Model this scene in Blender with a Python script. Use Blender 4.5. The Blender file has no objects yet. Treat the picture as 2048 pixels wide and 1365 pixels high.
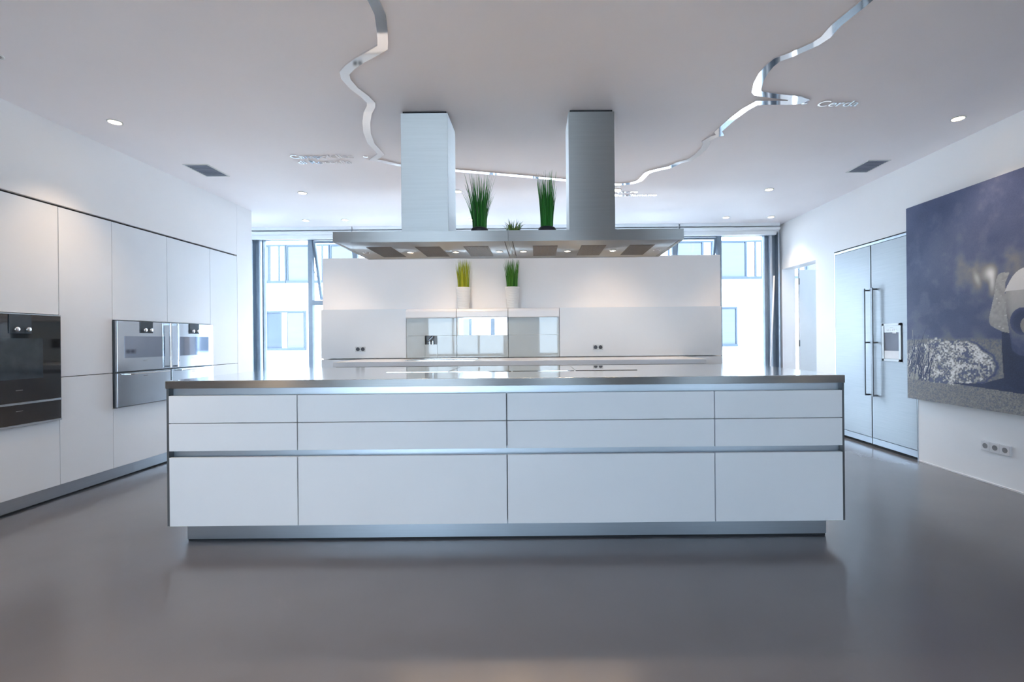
import bpy, bmesh, math, random
import numpy as np
from mathutils import Vector, Matrix

random.seed(7)
rng = np.random.default_rng(7)
scene = bpy.context.scene
COL = scene.collection

# ------------------------------------------------------------------ camera
CAM_H = 1.183
cam_d = bpy.data.cameras.new('camera')
cam = bpy.data.objects.new('camera', cam_d)
COL.objects.link(cam)
cam.location = (0, 0, CAM_H)
cam.rotation_mode = 'XYZ'
cam.rotation_euler = (math.pi / 2, 0.0092, 0)
cam_d.sensor_width = 36
cam_d.lens = 36 * 945 / 2048
cam_d.shift_x = -50.17 / 2048
cam_d.shift_y = -2.9 / 2048
cam_d.clip_start = 0.05
scene.camera = cam

# ------------------------------------------------------------------ world
SKY = 7.0
world = bpy.data.worlds.new('sky')
scene.world = world
world.use_nodes = True
wn = world.node_tree.nodes
bg = wn['Background']
bg.inputs[0].default_value = (0.64, 0.82, 1.0, 1)
bg.inputs[1].default_value = SKY
sun_d = bpy.data.lights.new('sun', 'SUN')
sun_d.energy = 9.0
sun_d.angle = math.radians(1.0)
sun_d.color = (0.93, 0.96, 1.0)
sun = bpy.data.objects.new('sun', sun_d)
COL.objects.link(sun)
sun.rotation_euler = Vector((-0.25, -0.80, 0.95)).to_track_quat('Z', 'Y').to_euler()

scene.view_settings.view_transform = 'Standard'
scene.view_settings.look = 'None'
scene.view_settings.exposure = 0.70
scene.view_settings.gamma = 1.0
scene.view_settings.use_curve_mapping = False
cy = scene.cycles
cy.max_bounces = 10
cy.diffuse_bounces = 6
cy.glossy_bounces = 5
cy.transparent_max_bounces = 12
cy.sample_clamp_indirect = 8.0
cy.caustics_reflective = True
cy.blur_glossy = 1.0
cy.caustics_refractive = False


def portal(x, y, z, w, h, rx):
    d = bpy.data.lights.new('daylight_portal', 'AREA')
    d.shape = 'RECTANGLE'
    d.size = w
    d.size_y = h
    o = bpy.data.objects.new('daylight_portal', d)
    COL.objects.link(o)
    o.location = (x, y, z)
    o.rotation_euler = (rx, 0, 0)
    d.cycles.is_portal = True


CEIL = 2.843
WX = 3.6
BACK = 7.0
REAR = -3.5
# daylight enters by the window wall behind the partition and by the windows behind the photographer
portal(-0.3, BACK - 0.12, 1.4, 7.9, 2.75, math.radians(-90))
REAR_WINDOWS = [(-3.50, -1.05), (0.05, 0.68), (2.80, 3.45)]
for a, b in REAR_WINDOWS:
    portal((a + b) / 2, REAR + 0.12, 1.42, b - a, 2.6, math.radians(90))

# ------------------------------------------------------------------ materials
MATS = {}


def lin(c):
    return tuple(((v / 255) / 12.92 if v / 255 <= 0.04045 else ((v / 255 + 0.055) / 1.055) ** 2.4) for v in c)


def mat(name, col, rough=0.5, metal=0.0, noise=0.03, scale=6.0, bump=0.0, bscale=200.0, spec=0.5,
        aniso=0.0, arot=0.0, stretch=None, rvar=0.0, coat=0.0, emit=None, estr=0.0):
    m = bpy.data.materials.new(name)
    m.use_nodes = True
    nt = m.node_tree
    n = nt.nodes
    l = nt.links
    b = n['Principled BSDF']
    b.inputs['Roughness'].default_value = rough
    b.inputs['Metallic'].default_value = metal
    b.inputs['Specular IOR Level'].default_value = spec
    b.inputs['Coat Weight'].default_value = coat
    b.inputs['Coat Roughness'].default_value = 0.03
    tc = n.new('ShaderNodeTexCoord')
    src = tc.outputs['Object']
    if stretch:
        mp = n.new('ShaderNodeMapping')
        mp.inputs['Scale'].default_value = stretch
        l.new(src, mp.inputs['Vector'])
        src = mp.outputs['Vector']
    nz = n.new('ShaderNodeTexNoise')
    nz.inputs['Scale'].default_value = scale
    nz.inputs['Detail'].default_value = 4
    l.new(src, nz.inputs['Vector'])
    ramp = n.new('ShaderNodeValToRGB')
    e = ramp.color_ramp.elements
    e[0].position = 0.3
    e[1].position = 0.7
    e[0].color = tuple(max(0, c * (1 - noise)) for c in col[:3]) + (1,)
    e[1].color = tuple(min(1, c * (1 + noise)) for c in col[:3]) + (1,)
    l.new(nz.outputs['Fac'], ramp.inputs['Fac'])
    l.new(ramp.outputs['Color'], b.inputs['Base Color'])
    if rvar:
        mr = n.new('ShaderNodeMapRange')
        mr.inputs['To Min'].default_value = rough - rvar
        mr.inputs['To Max'].default_value = rough + rvar
        l.new(nz.outputs['Fac'], mr.inputs['Value'])
        l.new(mr.outputs['Result'], b.inputs['Roughness'])
    if bump:
        nb = n.new('ShaderNodeTexNoise')
        nb.inputs['Scale'].default_value = bscale
        l.new(src, nb.inputs['Vector'])
        bp = n.new('ShaderNodeBump')
        bp.inputs['Strength'].default_value = bump
        bp.inputs['Distance'].default_value = 0.002
        l.new(nb.outputs['Fac'], bp.inputs['Height'])
        l.new(bp.outputs['Normal'], b.inputs['Normal'])
    if aniso:
        b.inputs['Anisotropic'].default_value = aniso
        b.inputs['Anisotropic Rotation'].default_value = arot
        tg = n.new('ShaderNodeTangent')
        tg.direction_type = 'RADIAL'
        tg.axis = 'Z'
        l.new(tg.outputs['Tangent'], b.inputs['Tangent'])
    if emit:
        b.inputs['Emission Color'].default_value = tuple(emit) + (1,)
        b.inputs['Emission Strength'].default_value = estr
    MATS[name] = m
    return m


def glass_mat(name, tint=(1, 1, 1), ior=1.45):
    m = bpy.data.materials.new(name)
    m.use_nodes = True
    nt = m.node_tree
    n = nt.nodes
    l = nt.links
    n.remove(n['Principled BSDF'])
    out = n['Material Output']
    tr = n.new('ShaderNodeBsdfTransparent')
    tr.inputs[0].default_value = tuple(tint) + (1,)
    gl = n.new('ShaderNodeBsdfGlossy')
    gl.inputs['Roughness'].default_value = 0.0
    fr = n.new('ShaderNodeFresnel')
    fr.inputs[0].default_value = ior
    mx = n.new('ShaderNodeMixShader')
    l.new(fr.outputs[0], mx.inputs[0])
    l.new(tr.outputs[0], mx.inputs[1])
    l.new(gl.outputs[0], mx.inputs[2])
    l.new(mx.outputs[0], out.inputs[0])
    MATS[name] = m
    return m


def attr_mat(name, rough=0.7, spec=0.3, translucent=False):
    m = bpy.data.materials.new(name)
    m.use_nodes = True
    nt = m.node_tree
    n = nt.nodes
    b = n['Principled BSDF']
    b.inputs['Roughness'].default_value = rough
    b.inputs['Specular IOR Level'].default_value = spec
    a = n.new('ShaderNodeVertexColor')
    a.layer_name = 'Col'
    nt.links.new(a.outputs['Color'], b.inputs['Base Color'])
    MATS[name] = m
    return m


mat('wall_paint', (0.87, 0.87, 0.88), 0.55, noise=0.012, scale=2, bump=0.05, bscale=260)
mat('ceiling_paint', (0.86, 0.82, 0.835), 0.7, noise=0.012, scale=2, bump=0.05, bscale=260)
mat('lacquer', (0.80, 0.83, 0.87), 0.48, noise=0.01, scale=3, bump=0.02, bscale=400)
mat('lacquer_panel_shaded', (0.74, 0.79, 0.84), 0.34, noise=0.01, scale=3)  # cooler, darker panel white; shade of the lower panels put into the colour
mat('partition_white_lit', (0.91, 0.89, 0.88), 0.45, noise=0.01, scale=3)  # lighter, warmer white; hood-lamp glow on the upper partition put into the colour
mat('counter_white', (0.78, 0.79, 0.81), 0.22, noise=0.01, scale=3)
mat('carcass', (0.32, 0.34, 0.36), 0.6)
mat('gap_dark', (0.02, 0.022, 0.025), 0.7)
mat('steel', (0.49, 0.51, 0.52), 0.45, 1.0, noise=0.03, scale=3, stretch=(1, 1, 40), aniso=1.0, arot=0.25)
mat('steel_top', (0.66, 0.68, 0.70), 0.13, 1.0, noise=0.03, scale=5, rvar=0.02)
mat('handle_grey', (0.22, 0.235, 0.255), 0.4, 0.8)
mat('steel_fridge', (0.27, 0.28, 0.295), 0.48, 1.0, noise=0.04, scale=3, stretch=(1, 1, 40), aniso=0.95, arot=0.25)
mat('steel_mesh', (0.20, 0.165, 0.15), 0.6, 0.6, noise=0.2, scale=60)
mat('aluminium', (0.50, 0.55, 0.61), 0.36, 1.0, noise=0.03, scale=4, stretch=(1, 1, 30))
mat('aluminium_dark', (0.13, 0.14, 0.15), 0.45, 0.6, noise=0.05, scale=8)
mat('chrome', (0.86, 0.87, 0.88), 0.05, 1.0, noise=0.01)
mat('frame_grey', (0.20, 0.25, 0.31), 0.45, 0.3, noise=0.08, scale=10)
mat('oven_black', (0.012, 0.014, 0.018), 0.06, noise=0.1, coat=0.5)
mat('oven_window', (0.035, 0.05, 0.065), 0.08, noise=0.25, scale=9, coat=0.4)
mat('oven_silver', (0.55, 0.60, 0.66), 0.16, 0.9, noise=0.05, scale=4)
mat('oven_side', (0.10, 0.12, 0.14), 0.4, 0.7)
mat('silver_window', (0.30, 0.34, 0.42), 0.05, 0.85, noise=0.1, scale=3)
mat('knob', (0.78, 0.78, 0.78), 0.25, 1.0)
mat('display', (0.05, 0.07, 0.09), 0.12)
mat('mark_grey', (0.22, 0.22, 0.23), 0.5)
mat('splash_glass', (0.50, 0.57, 0.60), 0.03, noise=0.02, scale=2, spec=0.6)
mat('niche_white', (0.82, 0.84, 0.86), 0.5)
mat('white_plastic', (0.78, 0.78, 0.80), 0.35)
mat('socket_dark', (0.05, 0.06, 0.08), 0.4)
mat('socket_steel', (0.55, 0.58, 0.60), 0.45, 0.4)
mat('ceramic', (0.84, 0.84, 0.83), 0.35, noise=0.015)
mat('pot_black', (0.02, 0.022, 0.03), 0.3)
mat('soil', (0.05, 0.04, 0.03), 0.9, noise=0.4, scale=60)
mat('cook_glass', (0.05, 0.055, 0.06), 0.03, coat=1.0)
mat('blind_white', (0.72, 0.75, 0.78), 0.5)
mat('vent_grey', (0.20, 0.23, 0.30), 0.6)
mat('vent_frame', (0.66, 0.67, 0.66), 0.5)
mat('door_paint', (0.72, 0.75, 0.77), 0.45, noise=0.01)
mat('rear_paint', (0.10, 0.105, 0.12), 0.6, noise=0.03)
mat('wood_wall', (0.34, 0.22, 0.15), 0.45, noise=0.35, scale=3, stretch=(6, 6, 0.4))
mat('facade_white', (0.86, 0.88, 0.90), 0.8, noise=0.02)
mat('facade_frame', (0.045, 0.06, 0.085), 0.6, spec=0.1)
mat('facade_pane', (0.04, 0.052, 0.075), 0.4, noise=0.1, scale=1, spec=0.15)
mat('facade_blind', (0.09, 0.105, 0.125), 0.7, spec=0.1, noise=0.08, scale=3, stretch=(0.3, 1, 8))
mat('paving', (0.78, 0.76, 0.74), 0.9, noise=0.1, scale=2)
mat('canvas_back', (0.03, 0.035, 0.06), 0.7)
mat('lamp_warm', (1, 0.9, 0.75), 0.5, emit=(1.0, 0.80, 0.55), estr=14.0)
mat('lamp_off', (0.45, 0.43, 0.42), 0.2, 0.6)
glass_mat('window_glass', (0.97, 0.99, 1.0))
attr_mat('grass', 0.55, 0.3)
attr_mat('print', 0.5, 0.35)


def floor_material():
    m = bpy.data.materials.new('resin_floor')
    m.use_nodes = True
    nt = m.node_tree
    n = nt.nodes
    l = nt.links
    b = n['Principled BSDF']
    tc = n.new('ShaderNodeTexCoord')
    n1 = n.new('ShaderNodeTexNoise')
    n1.inputs['Scale'].default_value = 1.3
    n1.inputs['Detail'].default_value = 6
    l.new(tc.outputs['Object'], n1.inputs['Vector'])
    n2 = n.new('ShaderNodeTexNoise')
    n2.inputs['Scale'].default_value = 90
    n2.inputs['Detail'].default_value = 3
    l.new(tc.outputs['Object'], n2.inputs['Vector'])
    mx = n.new('ShaderNodeMix')
    mx.inputs['Factor'].default_value = 0.08
    l.new(n1.outputs['Fac'], mx.inputs['A'])
    l.new(n2.outputs['Fac'], mx.inputs['B'])
    r = n.new('ShaderNodeValToRGB')
    r.color_ramp.elements[0].position = 0.3
    r.color_ramp.elements[1].position = 0.7
    r.color_ramp.elements[0].color = (0.138, 0.140, 0.158, 1)
    r.color_ramp.elements[1].color = (0.157, 0.159, 0.178, 1)
    l.new(mx.outputs['Result'], r.inputs['Fac'])
    l.new(r.outputs['Color'], b.inputs['Base Color'])
    mr = n.new('ShaderNodeMapRange')
    mr.inputs['To Min'].default_value = 0.18
    mr.inputs['To Max'].default_value = 0.22
    l.new(n2.outputs['Fac'], mr.inputs['Value'])
    l.new(mr.outputs['Result'], b.inputs['Roughness'])
    b.inputs['Specular IOR Level'].default_value = 0.6
    MATS['resin_floor'] = m


floor_material()

# ------------------------------------------------------------------ helpers
ORG = {}


def origin(o):
    return ORG.get(o.name, Vector((0, 0, 0))) if o else Vector((0, 0, 0))


def tag(o, label=None, cat=None, group=None, kind=None):
    if label:
        o['label'] = label
    if cat:
        o['category'] = cat
    if group:
        o['group'] = group
    if kind:
        o['kind'] = kind
    return o


def thing(name, loc, label, cat, group=None):
    o = bpy.data.objects.new(name, None)
    o.empty_display_size = 0.1
    COL.objects.link(o)
    o.location = loc
    ORG[o.name] = Vector(loc)
    return tag(o, label, cat, group)


def setting(name, loc=(0, 0, 0)):
    o = bpy.data.objects.new(name, None)
    COL.objects.link(o)
    o.location = loc
    ORG[o.name] = Vector(loc)
    o['kind'] = 'structure'
    return o


def obj(name, bm, m, parent=None, smooth=False, loc=None):
    """bm is in world coordinates; a part keeps its thing's origin, a top-level mesh gets its own base point"""
    bmesh.ops.recalc_face_normals(bm, faces=bm.faces[:])
    if parent:
        og = origin(parent)
    elif loc is not None:
        og = Vector(loc)
    else:
        xs = [v.co for v in bm.verts]
        og = Vector(((min(c.x for c in xs) + max(c.x for c in xs)) / 2, (min(c.y for c in xs) + max(c.y for c in xs)) / 2, min(c.z for c in xs)))
    bmesh.ops.translate(bm, verts=bm.verts[:], vec=-og)
    me = bpy.data.meshes.new(name)
    bm.to_mesh(me)
    bm.free()
    if smooth:
        for p in me.polygons:
            p.use_smooth = True
    me.materials.append(MATS[m] if isinstance(m, str) else m)
    o = bpy.data.objects.new(name, me)
    COL.objects.link(o)
    if parent:
        o.parent = parent
    else:
        o.location = og
    ORG[o.name] = og
    return o


def bx(bm, x0, x1, y0, y1, z0, z1, bevel=0.0):
    r = bmesh.ops.create_cube(bm, size=1)
    vs = r['verts']
    for v in vs:
        v.co = Vector((x0 if v.co.x < 0 else x1, y0 if v.co.y < 0 else y1, z0 if v.co.z < 0 else z1))
    if bevel:
        es = list({e for v in vs for e in v.link_edges})
        bmesh.ops.bevel(bm, geom=es, offset=bevel, segments=2, affect='EDGES', profile=0.5)
    return bm


def box(name, x0, x1, y0, y1, z0, z1, m, parent=None, bevel=0.0):
    return obj(name, bx(bmesh.new(), min(x0, x1), max(x0, x1), min(y0, y1), max(y0, y1), z0, z1, bevel), m, parent)


def boxes(name, lst, m, parent=None, bevel=0.0):
    bm = bmesh.new()
    for b in lst:
        bx(bm, *b, bevel=bevel)
    return obj(name, bm, m, parent)


def lathe(bm, prof, c, axis='Z', seg=32):
    """prof: list of (r, h) around axis through c"""
    rings = []
    for r, h in prof:
        ring = []
        for i in range(seg):
            a = 2 * math.pi * i / seg
            p = (r * math.cos(a), r * math.sin(a), h)
            if axis == 'Y':
                p = (p[0], p[2], p[1])
            elif axis == 'X':
                p = (p[2], p[0], p[1])
            ring.append(bm.verts.new(Vector(c) + Vector(p)))
        rings.append(ring)
    for a, b in zip(rings, rings[1:]):
        for i in range(seg):
            bm.faces.new((a[i], a[(i + 1) % seg], b[(i + 1) % seg], b[i]))
    if prof[0][0] > 1e-6:
        bm.faces.new(rings[0])
    if prof[-1][0] > 1e-6:
        bm.faces.new(rings[-1])
    return bm


def prism_x(bm, prof, x0, x1):
    """prof: list of (y, z) closed polygon extruded along X"""
    a = [bm.verts.new((x0, y, z)) for y, z in prof]
    b = [bm.verts.new((x1, y, z)) for y, z in prof]
    n = len(prof)
    for i in range(n):
        bm.faces.new((a[i], a[(i + 1) % n], b[(i + 1) % n], b[i]))
    bm.faces.new(a)
    bm.faces.new(b)
    return bm


def tube(bm, p, q, r, seg=12):
    p = Vector(p)
    q = Vector(q)
    d = (q - p).normalized()
    u = d.orthogonal().normalized()
    w = d.cross(u)
    A = [bm.verts.new(p + (u * math.cos(2 * math.pi * i / seg) + w * math.sin(2 * math.pi * i / seg)) * r) for i in range(seg)]
    B = [bm.verts.new(v.co + (q - p)) for v in A]
    for i in range(seg):
        bm.faces.new((A[i], A[(i + 1) % seg], B[(i + 1) % seg], B[i]))
    bm.faces.new(A)
    bm.faces.new(B)
    return bm


def struct(name, lst, m):
    o = boxes(name, lst, m)
    o['kind'] = 'structure'
    return o


# ================================================================== SETTING
struct('floor', [(-5.2, 5.6, REAR - 0.2, BACK + 0.15, -0.15, 0.0)], 'resin_floor')
struct('ceiling', [(-5.2, 5.6, REAR - 0.2, BACK + 0.15, CEIL, CEIL + 0.2)], 'ceiling_paint')
CABTOP = 2.235
struct('wall_left', [
    (-4.35, -WX, 2.36, 5.68, CABTOP, CEIL),          # bulkhead above the tall cabinets
], 'wall_paint')
struct('wall_end_pier', [(-5.1, -WX, 5.683, 5.98, 0, CEIL)], 'wall_paint')   # pier at the end of the cabinet run
struct('wall_cabinet_back', [(-4.40, -4.25, 2.36, 5.69, 0, CEIL)], 'wall_paint')
struct('wall_near_left', [(-4.35, -WX, 1.60, 2.36, 0, CEIL)], 'wall_paint')
struct('wall_rear_left', [(-3.75, -WX, REAR, 1.60, 0, CEIL)], 'wood_wall')
T = 0.19
struct('wall_right', [
    (WX, WX + T, REAR, 4.47, 0, CEIL),
    (WX, WX + T, 4.47, 5.71, 2.204, CEIL),
    (WX, WX + T, 5.71, 6.09, 0, CEIL),
    (WX, WX + T, 6.09, 6.93, 2.178, CEIL),
    (WX, WX + T, 6.93, BACK + 0.12, 0, CEIL),
    (WX + 0.80, WX + 0.86, 4.3, 5.85, 0, CEIL),
    (WX + T, WX + 0.86, 5.74, 5.80, 0, CEIL),
    (WX + T, WX + 0.86, 4.36, 4.42, 0, CEIL),
    (5.45, 5.55, 5.80, BACK + 0.1, 0, CEIL),
    (WX + 0.86, 5.55, 5.74, 5.80, 0, CEIL),
], 'wall_paint')
struct('wall_alcove', [(-5.15, -5.05, 5.98, BACK + 0.1, 0, CEIL)], 'wall_paint')
struct('baseboard_right', [(WX - 0.006, WX, REAR + 0.05, 4.46, 0, 0.012)], 'white_plastic')

# rear wall with three tall windows behind the photographer
rw = []
edges = [-3.75] + [v for ab in REAR_WINDOWS for v in ab] + [WX + T]
for i in range(0, len(edges), 2):
    rw.append((edges[i], edges[i + 1], REAR - 0.2, REAR, 0, CEIL))
for a, b in REAR_WINDOWS:
    rw.append((a, b, REAR - 0.2, REAR, 2.74, CEIL))
    rw.append((a, b, REAR - 0.2, REAR, 0, 0.10))
struct('wall_rear', rw, 'rear_paint')
struct('sun_block_overhang', [(-5.2, 5.6, REAR - 3.0, REAR - 0.2, CEIL + 0.05, CEIL + 0.2)], 'wall_paint')  # unseen overhang added to keep the sun out of the rear windows
struct('wall_back', [(-5.15, 5.5, BACK, BACK + 0.14, 2.72, CEIL), (-5.15, 5.5, BACK, BACK + 0.14, 0, 0.10)], 'wall_paint')

win_no = [0]


def window(x0, x1, y, z0, z1, fw=0.03, transom=None, open_sash=False, post=(0, 0)):
    win_no[0] += 1
    w = setting('window_%d' % win_no[0], ((x0 + x1) / 2, y, z0))
    d = 0.08
    fr = [(x0, x0 + fw + post[0], y, y + d, z0, z1), (x1 - fw - post[1], x1, y, y + d, z0, z1),
          (x0 + fw, x1 - fw, y, y + d, z1 - fw, z1), (x0 + fw, x1 - fw, y, y + d, z0, z0 + fw)]
    if transom:
        fr.append((x0 + fw, x1 - fw, y, y + d, transom - 0.035, transom + 0.035))
    boxes('window_frame', fr, 'frame_grey', w)
    xi0, xi1 = x0 + fw + post[0], x1 - fw - post[1]
    ztop = transom - 0.035 if transom else z1 - fw
    box('pane', xi0, xi1, y + 0.035, y + 0.043, z0 + fw, ztop, 'window_glass', w)
    if transom:
        sash = bmesh.new()
        s = 0.032
        a, b, lo, hi = xi0 + 0.004, xi1 - 0.004, transom + 0.04, z1 - fw - 0.004
        for q in [(a, a + s), (b - s, b)]:
            bx(sash, q[0], q[1], y + 0.01, y + 0.055, lo, hi)
        bx(sash, a + s, b - s, y + 0.01, y + 0.055, hi - s, hi)
        bx(sash, a + s, b - s, y + 0.01, y + 0.055, lo, lo + s)
        pn = bx(bmesh.new(), a + s, b - s, y + 0.028, y + 0.036, lo + s, hi - s)
        if open_sash:
            R = Matrix.Rotation(math.radians(15), 3, 'X')
            for g in (sash, pn):
                bmesh.ops.rotate(g, verts=g.verts[:], cent=(0, y + 0.05, hi), matrix=R)
        so = obj('sash', sash, 'frame_grey', w)
        obj('pane', pn, 'window_glass', so)
        if open_sash:
            bm = bmesh.new()
            for xx in (a - 0.002, b + 0.002):
                tube(bm, (xx, y + 0.04, lo + 0.45), (xx, y + 0.16, lo + 0.36), 0.006, 6)
            obj('stay', bm, 'frame_grey', so)
    return w


WTOP = 2.72
bays = [-5.05, -4.13, -3.355, -2.685] + [-2.685 + i * (2.048 + 2.685) / 7 for i in range(1, 7)] + [2.048, 2.715, 3.46]
for i, (a, b) in enumerate(zip(bays, bays[1:])):
    tr = None if i in (0, 1, 3, 5, 7, 9, 11) else 1.76
    post = (0.055 if i == 1 else 0, 0.05 if i in (0, 11) else 0)
    window(a, b, BACK, 0.10, WTOP, 0.03, tr, tr is not None, post)
window(3.80, 5.42, BACK, 0.10, WTOP, 0.03)
boxes('trim_1', [(3.46, 3.60, BACK + 0.0, BACK + 0.10, 0.1, WTOP)], 'frame_grey')['kind'] = 'structure'
boxes('trim_2', [(3.425, 3.458, BACK - 0.07, BACK - 0.002, 0.1, WTOP), (3.535, 3.558, BACK - 0.09, BACK - 0.002, 0.1, WTOP)], 'aluminium')['kind'] = 'structure'
boxes('trim_3', [(-4.175, -4.155, BACK - 0.08, BACK - 0.002, 0.1, WTOP), (-4.075, -4.055, BACK - 0.05, BACK - 0.002, 0.1, WTOP)], 'aluminium')['kind'] = 'structure'
for a, b in REAR_WINDOWS:
    n = 3 if b - a > 1.5 else 1
    for k in range(n):
        window(a + (b - a) * k / n, a + (b - a) * (k + 1) / n, REAR - 0.1, 0.10, 2.74, 0.03, 2.35)

# open door leaf in the adjoining passage
dr = setting('door_1', (3.83, 6.90, 0))
box('door_leaf', 3.832, 4.66, 6.885, 6.925, 0.01, 2.165, 'door_paint', dr, 0.002)
bm = bmesh.new()
for z in (1.95, 1.05, 0.25):
    tube(bm, (3.822, 6.88, z), (3.822, 6.88, z + 0.09), 0.008, 10)
obj('hinge', bm, 'aluminium_dark', dr)
bm = bmesh.new()
tube(bm, (4.58, 6.885, 1.03), (4.58, 6.84, 1.03), 0.009, 10)
tube(bm, (4.58, 6.84, 1.03), (4.46, 6.84, 1.03), 0.009, 10)
obj('door_handle', bm, 'aluminium', dr)

# partition with the pass-through opening
NX = [-1.60, -0.982, -0.352, 0.275]
OPX0, OPX1, OPZ0, OPZ1 = NX[1] + 0.03, NX[2] - 0.012, 1.245, 1.455
PX0, PX1 = -2.717, 2.333
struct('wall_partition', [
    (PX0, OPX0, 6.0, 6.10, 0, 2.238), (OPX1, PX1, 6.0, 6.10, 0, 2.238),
    (OPX0, OPX1, 6.0, 6.10, 0, OPZ0), (OPX0, OPX1, 6.0, 6.10, OPZ1, 2.238)], 'partition_white_lit')

# ================================================================== ISLAND
IX0, IX1, IY0, IY1 = -2.140, 1.767, 2.72, 3.98
WT = 0.963
G = 0.003
cuts = [IX0 + 0.013, -1.385, -0.179, 1.018, IX1 - 0.011]
island_labels = [
    'narrow white island drawer unit at the end facing the oven wall',
    'wide white island drawer unit next to the end unit on the oven-wall side',
    'wide white island drawer unit next to the end unit on the refrigerator side',
    'narrow white island drawer unit at the end facing the steel refrigerators']
for i in range(4):
    a, b = cuts[i], cuts[i + 1]
    u = thing('drawer_unit', ((a + b) / 2, (IY0 + IY1) / 2, 0.10), island_labels[i], 'cabinet', 'drawer units of the island')
    box('body', a, b, IY0 + 0.055, IY1 - 0.025, 0.127, 0.916, 'carcass', u)
    for nm, z0, z1 in (('drawer', 0.7195, 0.876), ('drawer', 0.558, 0.7155), ('drawer', 0.125, 0.5205)):
        box(nm, a + G, b - G, IY0, IY0 + 0.022, z0, z1, 'lacquer', u, 0.0012)
    for z0, z1 in ((0.868, 0.917), (0.513, 0.566)):
        boxes('grip_channel', [(a, b, IY0 + 0.040, IY0 + 0.055, z0, z1), (a, b, IY0 + 0.0225, IY0 + 0.040, z0, z0 + 0.004)], 'aluminium', u)
    box('back_panel', a + G, b - G, IY1 - 0.025, IY1 - 0.004, 0.125, 0.916, 'lacquer', u, 0.0012)
    if i == 0:
        box('end_panel', IX0, a, IY0 + 0.004, IY1 - 0.004, 0.125, 0.918, 'aluminium_dark', u)
    if i == 3:
        box('end_panel', b, IX1, IY0 + 0.004, IY1 - 0.004, 0.125, 0.918, 'aluminium_dark', u)
pl = thing('plinth', (-0.19, 3.35, 0), 'recessed aluminium plinth under the kitchen island', 'plinth')
box('facing', -2.094, 1.712, 2.816, 3.86, 0.012, 0.1245, 'aluminium', pl)
box('seal', -2.090, 1.708, 2.820, 3.856, 0.0, 0.012, 'gap_dark', pl)

wt = thing('worktop', (-0.19, 3.35, 0.918), 'long stainless steel worktop of the kitchen island', 'worktop')
box('edge', IX0 - 0.002, IX1 + 0.002, IY0 - 0.002, IY0 + 0.006, 0.919, WT - 0.0015, 'steel', wt, 0.001)
box('slab', IX0 - 0.002, IX1 + 0.002, IY0 + 0.006, IY1, 0.919, WT, 'steel_top', wt, 0.001)
for k in range(4):
    a = -1.05 + k * 0.44
    c = thing('cooktop', (a + 0.21, 3.56, WT), 'flush dark glass cooktop module set into the island worktop', 'cooktop', 'row of cooktop modules on the island')
    box('glass', a, a + 0.425, 3.30, 3.82, WT + 0.0005, WT + 0.003, 'cook_glass', c)
    box('trim', a - 0.003, a + 0.428, 3.297, 3.823, WT, WT + 0.0012, 'chrome', c)

# ================================================================== HOODS
HY0, HY1, HZ0, HZ1 = 3.227, 3.914, 1.858, 1.932
CH_Y0, CH_Y1 = 3.412, 3.728


def spot(name, loc, power, size, parent=None, col=(1.0, 0.72, 0.46), blend=0.9, rot=(0, 0, 0)):
    d = bpy.data.lights.new(name, 'SPOT')
    d.energy = power
    d.color = col
    d.spot_size = size
    d.spot_blend = blend
    d.shadow_soft_size = 0.03
    o = bpy.data.objects.new(name, d)
    COL.objects.link(o)
    if parent:
        o.parent = parent
        o.location = Vector(loc) - origin(parent)
    else:
        o.location = loc
    o.rotation_euler = rot
    return o


def lamp_disc(parent, x, y, z, r, lit, rim='chrome', power=0.0, size=math.radians(110)):
    bm = bmesh.new()
    lathe(bm, [(r * 1.28, 0.004), (r * 1.28, -0.001), (r * 1.12, -0.004), (r, -0.002), (r, 0.004)], (x, y, z), seg=28)
    ring = obj('rim', bm, rim, parent, True)
    bm = bmesh.new()
    lathe(bm, [(0.0001, -0.0022), (r * 0.97, -0.0018), (r * 0.97, 0.003)], (x, y, z), seg=24)
    obj('bulb', bm, 'lamp_warm' if lit else 'lamp_off', ring)
    if lit and power:
        spot('lamp_light', (x, y, z - 0.012), power, size, parent)


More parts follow.
